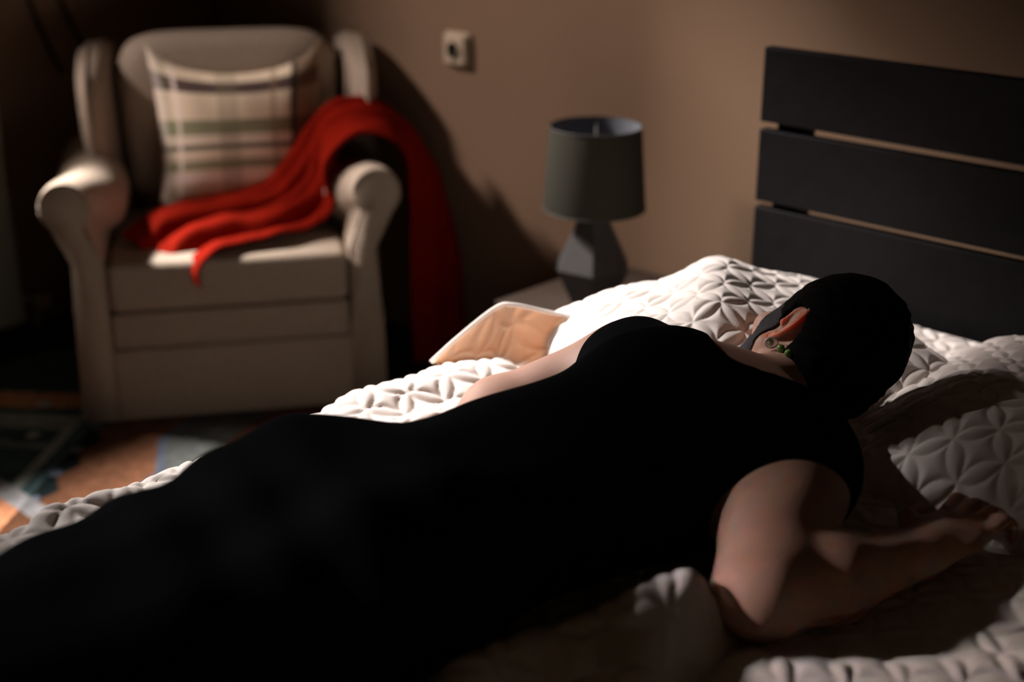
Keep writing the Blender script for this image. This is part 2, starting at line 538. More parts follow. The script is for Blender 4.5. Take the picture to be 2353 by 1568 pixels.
def ridge(X, Y, pts, w, a, taper=True):
    """smooth ridge along a polyline"""
    best = np.full(X.shape, 9.0); tt = np.zeros(X.shape); n = len(pts) - 1
    for i in range(n):
        ax, ay = pts[i]; bx, by = pts[i + 1]
        dx, dy = bx - ax, by - ay
        t = np.clip(((X - ax) * dx + (Y - ay) * dy) / (dx * dx + dy * dy), 0, 1)
        d = np.hypot(X - ax - t * dx, Y - ay - t * dy)
        m_ = d < best; best = np.where(m_, d, best); tt = np.where(m_, (i + t) / n, tt)
    ww = w
    return a * np.exp(-(best / ww) ** 2)


def bed_relief(X, Y):
    z = .006 * vnoise(X / .22, Y / .22, 21) + .004 * vnoise(X / .09 + 5, Y / .09, 22)
    z += ridge(X, Y, [(-.79, .78), (-.775, .87), (-.74, .95), (-.705, 1.0)], .040, .052)
    z += ridge(X, Y, [(-.69, .90), (-.70, .97), (-.70, 1.02)], .05, .040)
    z -= ridge(X, Y, [(-.655, .93), (-.665, 1.02), (-.67, 1.07)], .018, .030)
    z += ridge(X, Y, [(-.60, 1.02), (-.50, 1.10), (-.40, 1.22)], .035, .020)
    z += ridge(X, Y, [(-.52, .98), (-.40, 1.05)], .03, .016)
    z += ridge(X, Y, [(-1.40, 1.18), (-1.37, 1.33), (-1.36, 1.42)], .04, .018)
    z += ridge(X, Y, [(-1.30, 1.10), (-1.29, 1.25)], .02, .014)
    z += ridge(X, Y, [(-1.42, .70), (-1.40, .80)], .02, .016)
    return z


def bedspread():
    h = .003
    su = np.arange(-.06, 1.70, h); sv = np.arange(-.20, 1.925, h)
    U, V = np.meshgrid(su, sv, indexing='ij')
    xu, du = roll(U); yv, dv = roll(V)
    X = -1.462 + xu; Y = .155 + yv
    # near side of the bed (towards +X) hangs too
    over = np.clip(X - .13, 0, None)
    X = np.minimum(X, .13 + .03 * np.tanh(over / .03)); dn = over * .9
    top = (du < .001) & (dv < .001)
    Z = ZM - np.maximum(du, dv) - dn + np.where(top, bed_relief(X, Y), 0)
    Z = Z - .06 * np.clip((Y - 2.02) / .035, 0, 1.2) ** 2
    wav = .010 * np.sin(V * 21 + 2 * np.sin(V * 5)) * np.clip(du / .1, 0, 1)
    X = X - wav - .03 * np.clip(du - .05, 0, 1)
    P = np.stack([X, Y, Z], 2)
    P = P + normals(P) * quilting(U, V, s=.056, amp=.0048, w=.0045)[..., None]
    o = mesh('bedspread', P.reshape(-1, 3), grid_faces(len(su), len(sv)), M_quilt)
    tag(o, 'cream quilted bedspread with an interlocking circle pattern spread over the bed', 'bedspread')
    return o
bedspread()


def pillow(name, c, a, b, ang, T, label, shape, seed, group, n=400, rot=0.0, base=None):
    """a,b half sizes; ang: direction of the local x axis; shape(U,V,X,Y,t)->t"""
    t_ = math.radians(ang); ex = np.array([math.cos(t_), math.sin(t_)]); ey = np.array([-math.sin(t_), math.cos(t_)])
    u = np.linspace(-1, 1, n); v = np.linspace(-1, 1, n)
    U, V = np.meshgrid(u, v, indexing='ij')
    lx = a * U * (1 - .07 * (1 - V * V)); ly = b * V * (1 - .07 * (1 - U * U))
    X = c[0] + lx * ex[0] + ly * ey[0]; Y = c[1] + lx * ex[1] + ly * ey[1]
    prof = (1 - np.abs(U) ** 3.2) ** .62 * (1 - np.abs(V) ** 3.2) ** .62
    t = T * prof
    t = shape(U, V, X, Y, t)
    zb = c[2] + (0 if base is None else base(X, Y))
    Pt = np.stack([X, Y, zb + t], 2)
    nn = normals(Pt)
    disp = quilting(lx, ly, ang=rot, amp=.0045) * np.clip(prof * 4, 0, 1)
    Pt = Pt + nn * disp[..., None]
    st = np.unique(np.round(np.linspace(0, n - 1, 50)).astype(int)); k = len(st)
    Pb = np.stack([X, Y, zb - .012 * prof], 2)[np.ix_(st, st)]
    vv = np.concatenate([Pt.reshape(-1, 3), Pb.reshape(-1, 3)]); ff = np.concatenate([grid_faces(n, n), grid_faces(k, k, n * n, True)])
    o = mesh(name, vv, ff, M_quilt)
    tag(o, label, 'pillow', group)
    return o


def sh1(U, V, X, Y, t):
    t = t * (1 + .10 * vnoise(X / .16, Y / .16, 31))
    t = t + ridge(X, Y, [(-1.25, 1.82), (-1.16, 1.70), (-1.08, 1.58)], .055, .030) * np.clip(t / .05, 0, 1)
    t = t - .075 * np.exp(-(((X + .86) / .13) ** 2 + ((Y - 1.56) / .15) ** 2))
    t = t - .10 * np.exp(-(((X + .95) / .13) ** 2 + ((Y - 1.34) / .12) ** 2))
    return np.maximum(t, .004)


def sh2(U, V, X, Y, t):
    t = t * (1 + .12 * vnoise(X / .18, Y / .18, 41))
    t = t - .05 * np.exp(-(((X + .84) / .10) ** 2 + ((Y - 1.56) / .15) ** 2))
    t = t - .06 * np.exp(-(((X + .60) / .09) ** 2 + ((Y - 1.36) / .10) ** 2))
    return np.maximum(t, .004)


G = 'quilted pillows at the head of the bed'
pil1 = pillow('pillow', (-1.075, 1.655, ZM + .004), .27, .29, -28.3, .118, 'cream quilted pillow in bright light, under the head', sh1, 1, G, rot=15)
pil2 = pillow('pillow', (-.52, 1.70, ZM - .016), .40, .33, -8.0, .130, 'cream quilted pillow in shade, right of the head against the headboard', sh2, 2, G, n=440, rot=43)

# the loose hem flap of the bright pillow, standing up at the far edge of the bed and lit from behind
def flap():
    nu, nv = 90, 60
    top = catmull([(-1.450, 1.362, .556), (-1.428, 1.40, .592), (-1.397, 1.450, .634), (-1.375, 1.468, .640), (-1.335, 1.505, .628), (-1.275, 1.535, .622), (-1.20, 1.56, .625)], nu)
    bot = catmull([(-1.440, 1.368, .552), (-1.40, 1.375, .545), (-1.372, 1.39, .54), (-1.35, 1.40, .54), (-1.32, 1.42, .54), (-1.26, 1.45, .55), (-1.19, 1.48, .56)], nu)
    W = np.linspace(0, 1, nv)[None, :, None]
    P = top[:, None, :] * (1 - W) + bot[:, None, :] * W
    bulge = np.sin(math.pi * W[..., 0]) * .012
    n_ = normals(P)
    P = P + n_ * bulge[..., None]
    al = np.linspace(0, .36, nu)[:, None] + 0 * W[..., 0]; bl = np.linspace(0, .12, nv)[None, :] + 0 * al
    P = P + normals(P) * quilting(al, bl, ang=20, s=.075, amp=.003)[..., None]
    o = mesh('flange', P.reshape(-1, 3), grid_faces(nu, nv), M_flap, pil1)
    md = o.modifiers.new('thickness', 'SOLIDIFY'); md.thickness = .0025; md.offset = 0
    o['label'] = 'loose hem corner glowing amber with light behind it'
    tube('piping', [tuple(p) for p in top[::3]], .0035, M_quilt, o, 8)
flap()

# ------------------------------------------------------------------ nightstand and lamp
ns = empty('nightstand', (-1.966, 2.04, 0), label='low brown wooden nightstand between armchair and bed, lamp on top', cat='nightstand')
NW, ND, NH = .47, .385, .36
box('tabletop', (0, 0, NH - .022), (NW, ND, NH), M_stand, ns, .003)
for x0 in (.006, NW - .024):
    box('side_panel', (x0, .008, .0), (x0 + .018, ND - .004, NH - .0222), M_darkwood, ns, .002)
box('back_panel', (.0242, ND - .016, .04), (NW - .0242, ND - .006, NH - .0222), M_darkwood, ns, .001)
box('shelf', (.0242, .012, .06), (NW - .0242, ND - .0162, .075), M_darkwood, ns, .001)
dr = box('drawer', (.0262, .0, NH - .14), (NW - .0262, .018, NH - .026), M_darkwood, ns, .002)
dk = ring_lathe('knob', [(.005, 0), (.005, .012), (.011, .016), (.012, .022), (.0001, .026)], M_lampbase, dr, 20)
dk.rotation_euler = (math.pi / 2, 0, 0); dk.location = (NW / 2, 0, NH - .083)

lamp = empty('table_lamp', (-1.815, 2.185, NH + .0005), math.radians(9.7), label='table lamp with a grey fabric drum shade and faceted dark base on the nightstand', cat='lamp')
def faceted():
    rings = [(.050, 0.0, 0), (.086, .078, 0), (.026, .200, 0)]
    v = []; f = []
    k = 6
    for r, z, tw in rings:
        for i in range(k):
            a = 2 * math.pi * (i + tw) / k
            v.append((r * math.cos(a), r * math.sin(a), z))
    for j in range(2):
        for i in range(k):
            a, b = j * k + i, j * k + (i + 1) % k
            f.append((a, b, b + k, a + k))
    f.append(tuple(range(k))[::-1]); f.append(tuple(range(2 * k, 3 * k)))
    return v, f
v, f = faceted()
mesh('base', v, f, M_lampbase, lamp, smooth=False)
ring_lathe('neck', [(.012, .2002), (.012, .222), (.017, .223), (.017, .258), (.0001, .259)], M_silver, lamp, 24)
shd = ring_lathe('shade', [(.1075, .205), (.1080, .207), (.0955, .377), (.0950, .379)], M_shade, lamp, 72)
ring_lathe('lining', [(.1060, .206), (.0937, .378)], M_shadein, shd, 72)
for r, z in ((.1076, .206), (.0952, .3785)):
    tube('rim', [(r * math.cos(t), r * math.sin(t), z) for t in np.linspace(0, 2 * math.pi, 73)[:-1]], .0018, M_lampbase, shd, 6, True)
bm = bmesh.new()
for t in (0, 2.09, 4.19):
    tube_bm(bm, [(.014 * math.cos(t), .014 * math.sin(t), .257), (.094 * math.cos(t), .094 * math.sin(t), .368)], .0012, 6)
bm_obj('shade_spider', bm, M_silver, shd, True)

# ------------------------------------------------------------------ armchair (local: +x to the viewer's right, +y to the back)
CE = math.radians(54.6)
chair = empty('armchair', (-2.545, 1.765, 0), CE, label='cream slipcovered armchair with rolled arms and wings against the wall', cat='armchair')


def arm(side):
    nseg = 26
    ys = [0.0, .006, .02] + list(np.linspace(.05, .56, 14))
    V = []; 
    for y in ys:
        g = min(y / .25, 1); g = g * g * (3 - 2 * g)
        if y > .40: g *= 1 - (y - .40) / .16 * .5
        r = .054 + .034 * g; cx = .345 - .028 * g; cz = .532 - .058 * g
        sc = .90 if y == 0 else (.975 if y < .01 else 1.0)
        pts = []
        outx, inx = .352, .2745
        pts.append((outx - .0, .012)); pts.append((outx - .003, .2)); pts.append((outx - .012, .40))
        for k in range(nseg + 1):
            a = math.radians(-48 + (48 + 230) * k / nseg)
            pts.append((cx + r * math.cos(a), cz + r * math.sin(a)))
        pts.append((inx, .40)); pts.append((inx, .2)); pts.append((inx, .012))
        mx, mz = .32, .40
        for (x, z) in pts:
            V.append((side * (mx + (x - mx) * sc), y, mz + (z - mz) * (sc if z > .1 else 1)))
    n = len(V) // len(ys); F = []
    for i in range(len(ys) - 1):
        for k in range(n):
            a, b = i * n + k, i * n + (k + 1) % n
            F.append((a, b, b + n, a + n) if side > 0 else (a, a + n, b + n, b))
    F.append(tuple(range(n))); F.append(tuple(range((len(ys) - 1) * n, len(ys) * n)))
    bm = bmesh.new()
    vs = [bm.verts.new(p) for p in V]
    for q in F: bm.faces.new([vs[i] for i in q])
    o = bm_obj('arm', bm, M_cover, chair, True)
    rim = [V[n + k] for k in range(n)]
    tube('piping', [(x, .004, z) for x, y, z in rim], .0035, M_cover, o, 6)
    return o
arm(-1); arm(1)
seat_m = M_cover
box('seat_cushion', (-.272, -.006, .275), (.272, .50, .395), seat_m, chair, .022, 4, True)
box('front_panel', (-.270, .004, .185), (.270, .55, .272), seat_m, chair, .006, 2, True)
box('skirt', (-.272, -.002, .012), (.272, .02, .182), seat_m, chair, .004, 2, True)
tube('piping', [(x, -.003, .273) for x in np.linspace(-.27, .27, 12)], .0035, M_cover, chair, 6)
tube('piping', [(x, -.001, .184) for x in np.linspace(-.27, .27, 12)], .0035, M_cover, chair, 6)
box('frame', (-.268, .03, .05), (.268, .60, .18), M_cover, chair, .01)


def rounded_slab(name, outline, y0, y1, rec, puff, mt, parent, xo=0.0):
    """outline(theta)->(x,z); slab between depth y0 (front, puffed) and y1"""
    n = 96; m_ = 14
    th = np.linspace(0, 2 * math.pi, n, endpoint=False)
    ox, oz = outline(th)
    cx, cz = ox.mean(), (oz.max() + oz.min()) / 2
    V = []; rows = []
    def row(scale, y):
        base = len(V)
        for i in range(n):
            x = cx + (ox[i] - cx) * scale; z = cz + (oz[i] - cz) * scale
            V.append((x + xo, y + rec * (z - cz), z))
        rows.append(base)
    for s in np.linspace(.04, 1, m_):
        row(s, y0 - puff * (1 - s ** 3) + (.03 * max(0, (s - .9) / .1) ** 2))
    row(1.0, y0 + .05)
    row(1.0, y1 - .02); row(.96, y1)
    F = []
    for a, b in zip(rows[:-1], rows[1:]):
        for i in range(n):
            j = (i + 1) % n
            F.append((a + i, b + i, b + j, a + j))
    F.append(tuple(range(rows[0], rows[0] + n))); F.append(tuple(range(rows[-1], rows[-1] + n))[::-1])
    return mesh(name, V, F, mt, parent)


def sup(hw, z0, z1, p=5.0, taper=.0):
    def f(th):
        c, s = np.cos(th), np.sin(th)
        x = np.sign(c) * np.abs(c) ** (2 / p); z = np.sign(s) * np.abs(s) ** (2 / p)
        zz = (z0 + z1) / 2 + (z1 - z0) / 2 * z
        return hw * x * (1 + taper * z), zz
    return f
rounded_slab('backrest', sup(.272, .36, .822, 5.5, .03), .50, .60, .13, .035, M_cover, chair, .030)
for sd in (-1, 1):
    # wing: a flared upholstered side panel, rounded at its top front corner
    nz, ny = 26, 18
    V = []
    zs = np.linspace(.50, .80, nz)
    for face in (0, 1):
        for z in zs:
            tz = (z - .50) / .30
            y_front = .40 - .05 * math.sin(tz * math.pi) + .16 * max(0, (tz - .72) / .28) ** 2
            for j in range(ny):
                tj = j / (ny - 1)
                y = y_front + (.63 - y_front) * tj
                th = .030 * math.sqrt(max(0, 1 - (1 - min(1, tj / .18)) ** 2)) * (1 if tz < .93 else math.sqrt(max(0.02, 1 - ((tz - .93) / .07) ** 2)))
                flare = .030 * (1 - tj)
                x = .302 + .010 * tz + flare + (th if face else -th)
                V.append((.03 + sd * x - .0, y + .10 * (z - .55), z))
    A = grid_faces(nz, ny); B = grid_faces(nz, ny, nz * ny, True)
    F = [tuple(q) for q in A] + [tuple(q) for q in B]
    k = nz * ny
    for i in range(nz - 1):
        F.append((i * ny, (i + 1) * ny, k + (i + 1) * ny, k + i * ny)); a = i * ny + ny - 1; F.append((a, a + k, a + k + ny, a + ny))
    for j in range(ny - 1):
        a = (nz - 1) * ny + j; F.append((a, a + 1, a + 1 + k, a + k)); F.append((j, j + k, j + k + 1, j + 1))
    bm = bmesh.new(); vs = [bm.verts.new(p) for p in V]
    for q in F:
        bm.faces.new([vs[i] for i in q])
    wo = bm_obj('wing', bm, M_cover, chair, True)
    pts = []
    for z in zs:
        tz = (z - .50) / .30
        yf = .40 - .05 * math.sin(tz * math.pi) + .16 * max(0, (tz - .72) / .28) ** 2
        pts.append((.03 + sd * (.302 + .010 * tz + .030), yf + .10 * (z - .55) - .002, z))
    tube('piping', pts, .005, M_cover, wo, 6)

# plaid cushion
def plaid(U, V):
    """U,V in 0..1, V from the top down; woven colours"""
    base = np.array([.80, .66, .48]); C = np.ones(U.shape + (3,)) * base
    def rowband(a, b, col, k=1.0):
        m_ = (V > a) & (V < b); C[m_] = C[m_] * (1 - k) + np.array(col) * k
    def colband(a, b, col, k=.6):
        m_ = (U > a) & (U < b); C[m_] = C[m_] * (1 - k) + np.array(col) * k
    rowband(.10, .20, (.05, .025, .03), .93)
    rowband(.40, .50, (.13, .16, .07), .8)
    rowband(.52, .545, (.7, .6, .52), .8)
    rowband(.565, .60, (.03, .035, .03), .9)
    rowband(.64, .66, (.62, .45, .36), .6)
    rowband(.67, .74, (.13, .15, .06), .75)
    rowband(.775, .80, (.85, .72, .66), .9)
    rowband(.83, .90, (.30, .20, .12), .5)
    colband(0, .045, (.62, .55, .50), .5)
    colband(.05, .10, (.12, .14, .07), .35)
    colband(.115, .145, (.85, .72, .64), .8)
    colband(.38, .50, (.16, .15, .08), .35)
    colband(.70, .74, (.25, .15, .08), .5)
    colband(.83, .865, (.02, .015, .012), .93)
    colband(.865, 1, (.13, .07, .035), .8)
    return C


def cushion():
    n = 90; hw, hh, T = .215, .195, .075
    u = np.linspace(-1, 1, n); U, V = np.meshgrid(u, u, indexing='ij')
    x = hw * U * (1 - .10 * (1 - V * V)); z = hh * V * (1 - .09 * (1 - U * U))
    z = z - .030 * np.clip(V, 0, 1) ** 2 * (1 - U * U) * 1.0
    z = z + .035 * np.clip(V - .75, 0, 1) / .25 * np.abs(U) ** 6
    prof = (1 - np.abs(U) ** 3) ** .6 * (1 - np.abs(V) ** 3) ** .6
    fold = .007 * np.sin(U * 9 + 2 * V) * np.clip(V - .1, 0, 1) * prof
    yf = -T * prof - fold; yb = T * .7 * prof
    th = math.radians(16)
    def tr(x, y, z): return np.stack([x, y * math.cos(th) + z * math.sin(th), -y * math.sin(th) * 0 + z * math.cos(th) - y * .2], 2)
    A = tr(x, yf, z); B = tr(x, yb, z)
    vv = np.concatenate([A.reshape(-1, 3), B.reshape(-1, 3)])
    ff = np.concatenate([grid_faces(n, n, 0), grid_faces(n, n, n * n, True)])
    C = plaid((U + 1) / 2, (1 - V) / 2).reshape(-1, 3)
    o = mesh('plaid_cushion', vv, ff, M_plaid)
    at = o.data.color_attributes.new('weave', 'FLOAT_COLOR', 'POINT')
    CC = np.concatenate([C, C]); CC = np.concatenate([CC, np.ones((len(CC), 1))], 1)
    at.data.foreach_set('color', CC.astype(np.float32).ravel())
    c, s = math.cos(CE), math.sin(CE)
    lx, ly = .048, .415
    o.location = (-2.545 + lx * c - ly * s, 1.765 + lx * s + ly * c, .590)
    o.rotation_euler = (0, 0, CE)
    tag(o, 'cream, green and brown plaid cushion leaning on the armchair back', 'cushion')
cushion()

# red throw draped over the seat and the right arm
def throw():
    B = [(-.245, .14, .412), (-.165, .28, .432), (-.05, .33, .438), (.07, .36, .452), (.15, .38, .520), (.225, .40, .605), (.30, .41, .655), (.385, .42, .648), (.455, .42, .575), (.53, .39, .46), (.580, .32, .26), (.585, .30, .02)]
    A = [(-.053, -.014, .333), (-.045, -.012, .385), (.03, .03, .408), (.12, .06, .412), (.215, .12, .415), (.262, .13, .475), (.248, .12, .570), (.320, .100, .635), (.410, .11, .600), (.425, .14, .45), (.43, .18, .25), (.44, .20, .02)]
    nu, nv = 220, 90
    a = catmull(A, nu); b = catmull(B, nu)
    W = np.linspace(0, 1, nv)
    P = a[:, None, :] * (1 - W[None, :, None]) + b[:, None, :] * W[None, :, None]
    s = np.linspace(0, 1, nu)[:, None]; Wg = W[None, :]
    env = np.sin(math.pi * Wg) ** .6
    ph = 2.6 * Wg * math.pi * 2 + 1.5 * np.sin(s * 7) + 2.0 * s
    amp = .030 * (1 - .45 * s) * (np.clip(s / .12, .25, 1))
    d = amp * env * (np.sin(ph) + .35 * np.sin(2.1 * ph + 4 * s)) + .006 * vnoise(s * 22 + 0 * Wg, Wg * 6 + 0 * s, 17)
    nn = normals(P)
    up = np.sign(nn[..., 2:3].mean()) if abs(nn[:100, :, 2].mean()) > 0 else 1
    if nn[60:100, :, 2].mean() < 0: nn = -nn
    P = P + nn * (d + .012)[..., None]
    P[..., 2] = np.maximum(P[..., 2], .012)
    o = mesh('throw_blanket', P.reshape(-1, 3), grid_faces(nu, nv), M_red)
    o.location = (-2.545, 1.765, 0); o.rotation_euler = (0, 0, CE)
    md = o.modifiers.new('thickness', 'SOLIDIFY'); md.thickness = .006; md.offset = 0
    tag(o, 'bright red wool throw draped over the armchair seat and right arm', 'blanket')
throw()

# ------------------------------------------------------------------ person lying face down across the pillows
Hc = np.array([-.889, 1.555, .672])
l = np.array([-.33, -.57, .75]); l /= np.linalg.norm(l)
cr = np.array([.34, .68, .64]); cr -= l * (cr @ l); cr /= np.linalg.norm(cr)
fc = np.cross(l, cr); fc /= np.linalg.norm(fc)      # where the face points
AX = [l, fc, cr]
def H(a, b, c): return Hc + l * a + fc * b + cr * c


def torso(G_, off=0.0, skirt=False):
    o = off
    bx = np.array([-.13, -.99, 0]); bx /= np.linalg.norm(bx); sx = np.array([bx[1], -bx[0], 0]) * -1; zz = np.array([0, 0, 1.0])
    ax = [sx, bx, zz]
    G_.ell((-.895, 1.215, .640), (.160 + o, .185 + o, .105 + o), ax, .04)
    G_.ell((-.955, 1.285, .668), (.085 + o, .10 + o, .075 + o), ax, .05)      # far shoulder blade
    G_.ell((-.800, 1.265, .660), (.080 + o, .10 + o, .060 + o), ax, .05)      # near shoulder blade
    G_.ell((-.940, 1.03, .638), (.138 + o, .18 + o, .098 + o), ax, .05)
    G_.ell((-.980, .845, .628), (.172 + o, .150 + o, .100 + o), ax, .05)
    G_.ell((-1.060, .82, .648), (.088 + o, .105 + o, .095 + o), ax, .04)
    G_.ell((-.915, .80, .646), (.088 + o, .105 + o, .092 + o), ax, .04)
    G_.cap((-1.075, .76, .636), (-1.135, .36, .600), .087 + o, .060 + o, .05)
    G_.cap((-.935, .74, .630), (-1.005, .34, .600), .084 + o, .060 + o, .05)
    # deltoids
    G_.ell((-.745, 1.270, .632), (.062 + o, .075 + o, .065 + o), None, .05)
    G_.ell((-1.045, 1.345, .660), (.062 + o, .075 + o, .062 + o), None, .05)


def limbs(G_):
    # calves, feet beyond the foot of the bed
    for s, (kx, ky, kz), (ax_, ay, az) in ((-1, (-1.140, .36, .605), (-1.160, -.02, .592)), (1, (-1.005, .34, .60), (-1.025, -.03, .590))):
        G_.cap((kx, ky, kz), ((kx + ax_) / 2, (ky + ay) / 2, .60), .058, .052, .03)
        G_.cap(((kx + ax_) / 2, (ky + ay) / 2, .60), (ax_, ay, az), .052, .034, .03)
        G_.cap((ax_, ay, az), (ax_, ay - .05, .60), .034, .033, .02)
        G_.cap((ax_, ay - .05, .60), (ax_ + s * .01, ay - .10, .49), .034, .022, .02)
        for t in range(5):
            G_.cap((ax_ + (t - 2) * .013, ay - .10, .49), (ax_ + (t - 2) * .016, ay - .11, .452), .012, .0085, .004)
    # neck
    G_.cap((-.905, 1.33, .648), (-.893, 1.505, .634), .058, .052, .045)
    G_.ell((-.90, 1.36, .650), (.11, .05, .048), None, .05)
    # near arm: upper arm down to the elbow, forearm back up beside the pillow
    G_.cap((-.738, 1.262, .632), (-.662, 1.078, .606), .053, .046, .03)
    G_.ell((-.705, 1.17, .626), (.050, .085, .050), None, .03)
    G_.cap((-.662, 1.078, .600), (-.630, 1.16, .594), .044, .044, .03)
    G_.cap((-.630, 1.16, .594), (-.590, 1.285, .590), .045, .027, .02)
    # near hand, palm down, loosely curled
    W_ = np.array([-.590, 1.285, .588]); dr_ = np.array([.10, .96, .0]); dr_ /= np.linalg.norm(dr_)
    sd_ = np.array([.96, -.10, 0.0]); up_ = np.array([0, 0, 1.0])
    def hp(a, b, c): return W_ + dr_ * a + sd_ * b + up_ * c
    G_.ell(hp(.050, 0, .006), (.040, .052, .017), [sd_, dr_, up_], .015)
    G_.cap(W_, hp(.03, 0, .003), .026, .024, .015)
    for i, (b, L) in enumerate(((-.029, .072), (-.010, .080), (.010, .075), (.028, .060))):
        base_ = hp(.082, b, .006); k1 = hp(.082 + L * .42, b * 1.12, .016); k2 = hp(.082 + L * .72, b * 1.15, .004); k3 = hp(.082 + L * .82, b * 1.15, -.014)
        G_.cap(base_, k1, .0098, .0090, .004); G_.cap(k1, k2, .0090, .0083, .002); G_.cap(k2, k3, .0083, .0072, .002)
    t0 = hp(.018, -.030, .0); t1 = hp(.050, -.056, .006); t2 = hp(.082, -.060, .002)
    G_.cap(t0, t1, .0135, .0110, .008); G_.cap(t1, t2, .0110, .0092, .002)
    # far arm along the far side of the body
    G_.cap((-1.065, 1.355, .660), (-1.160, 1.215, .607), .053, .045, .03)
    G_.ell((-1.160, 1.210, .604), (.047, .047, .044), None, .02)
    G_.cap((-1.160, 1.210, .602), (-1.135, 1.06, .592), .044, .036, .025)
    G_.cap((-1.135, 1.06, .592), (-1.11, .94, .586), .036, .028, .02)
    W2 = np.array([-1.11, .94, .584]); d2 = np.array([.2, -.98, 0]); s2 = np.array([.98, .2, 0])
    G_.ell(W2 + d2 * .05, (.040, .052, .016), [s2, d2, up_], .012)
    for b, L in ((-.029, .06), (-.010, .07), (.010, .075), (.029, .068)):
        p0 = W2 + d2 * .088 + s2 * b; G_.cap(p0, p0 + d2 * L * .5 + up_ * .006, .0095, .0088, .004); G_.cap(p0 + d2 * L * .5 + up_ * .006, p0 + d2 * L - up_ * .006, .0088, .0072, .002)
    G_.cap(W2 + d2 * .02 + s2 * .03, W2 + d2 * .075 + s2 * .060, .013, .009, .008)


def head(G_, grow=0.0):
    g = grow
    G_.ell(H(0, -.012, .020), (.072 + g, .089 + g, .087 + g), AX, .03)          # skull
    G_.ell(H(0, .040, -.035), (.058 + g, .050 + g, .080 + g), AX, .03)          # face
    for s in (-1, 1):
        G_.cap(H(s * .060, .010, -.052), H(s * .018, .078, -.104), .017 + g, .017 + g, .02)   # jaw
        G_.ell(H(s * .040, .068, -.024), (.022 + g, .018 + g, .018 + g), AX, .02)   # cheek
        G_.cap(H(s * .014, .088, .012), H(s * .040, .074, .014), .007 + g, .006 + g, .012)   # brow
    G_.ell(H(0, .083, -.106), (.022 + g, .018 + g, .017 + g), AX, .02)              # chin


def face_details(G_):
    G_.cap(H(0, .092, .004), H(0, .114, -.036), .007, .010, .010)               # nose
    for s in (-1, 1):
        G_.ell(H(s * .011, .100, -.040), (.008, .009, .007), AX, .006)
        G_.ell(H(s * .031, .086, -.002), (.015, .009, .009), AX, .008, 'cut')
        G_.ell(H(s * .031, .078, -.002), (.0125, .0125, .0115), AX, .003)        # closed eye
    G_.cap(H(-.020, .088, -.068), H(.020, .088, -.068), .0062, .0062, .006)
    G_.cap(H(-.017, .088, -.079), H(.017, .088, -.079), .0070, .0070, .006)


def ear(G_, s=1):
    """pinna: helix rim, antihelix, concha bowl, tragus and lobe"""
    # ear frame: et up along the ear, eb backwards and outwards
    et = cr * .97 - fc * .22; et /= np.linalg.norm(et)
    flare = math.radians(13)
    eb = -fc * math.cos(flare) + l * s * math.sin(flare); eb -= et * (eb @ et); eb /= np.linalg.norm(eb)
    en = np.cross(et, eb) * s; en /= np.linalg.norm(en)
    if en @ (l * s) < 0: en = -en
    O_ = H(s * .067, .006, -.012)
    E = lambda a, b, c=0.0: O_ + et * (a * 1.14) + eb * (b * 1.14) + en * c
    rim = [(-.006, .004, .003), (.004, -.001, .004), (.016, -.001, .004), (.027, .004, .004), (.033, .013, .004), (.032, .023, .004), (.025, .029, .004), (.013, .031, .004), (.001, .028, .003), (-.011, .021, .002), (-.020, .013, .001)]
    rr = [.0018, .0024, .0028, .0030, .0032, .0032, .0032, .0030, .0028, .0028, .003]
    for i in range(len(rim) - 1):
        G_.cap(E(*rim[i]), E(*rim[i + 1]), rr[i], rr[i + 1], .0015)
    # bowl of the ear: thin skin running from the root out to the rim
    rc = catmull(np.array(rim), 34)
    for a_, b_, c_ in rc:
        mid = (a_ * .80 + .001, b_ * .55 + .001, -.0055)
        G_.cap(E(a_ * .45 + .001, .000, -.010), E(*mid), .0030, .0026, .0015)
        G_.cap(E(*mid), E(a_, b_, c_ - .001), .0026, .0022, .0015)
    anti = [(.020, .010, -.001), (.014, .017, .0005), (.003, .018, .0005), (-.008, .013, 0)]
    for i in range(3): G_.cap(E(*anti[i]), E(*anti[i + 1]), .0026, .0026, .002)
    G_.ell(E(-.002, .001, .004), (.0055, .0032, .0045), [et, eb, en], .002)     # tragus
    G_.ell(E(-.022, .007, .001), (.0095, .0075, .0034), [et, eb, en], .003)     # lobe
    G_.cap(E(-.01, .006, -.008), E(.014, .006, -.008), .007, .007, .005)        # root joining the head
    return E


person = empty('person', (-.95, 1.0, ZM), label='person in a sleeveless black dress lying face down, one arm bent beside the pillow', cat='person')
Pl = np.array([-.95, 1.0, ZM])
# coarse body and limbs
g1 = SDF((-1.38, -.22, .42), (-.46, 1.50, .80), .0045)
torso(g1); limbs(g1); head(g1)
V1, F1 = surface_nets(g1.D, g1.lo, g1.h)
# fine head with the visible ear, same surface carried on from the neck
g2 = SDF((-1.06, 1.39, .53), (-.73, 1.74, .83), .0020)
torso(g2); limbs(g2); head(g2); face_details(g2); ear(g2, 1); ear(g2, -1)
V2, F2 = surface_nets(g2.D, g2.lo, g2.h)
cut = 1.425
k1 = V1[F1][:, :, 1].mean(1) < cut + .004
k2 = V2[F2][:, :, 1].mean(1) > cut
VB = np.concatenate([V1, V2]) - Pl
FB = np.concatenate([F1[k1], F2[k2] + len(V1)])
used, inv = np.unique(FB.ravel(), return_inverse=True)
VB = VB[used]; FB = inv.reshape(-1, 4)
body = mesh('body', VB, FB, M_skin, person)
body.data.materials.append(M_ear)
E_ = None
_d = SDF((0, 0, 0), (.02, .02, .02), .01); Ef = ear(_d, 1)
lobe = Ef(-.022, .007, .001); eartop = Ef(.033, .016, 0)
ctr = (lobe + eartop) / 2 - Pl
cen = VB[FB].mean(1)
loc_ = cen - (Hc - Pl)
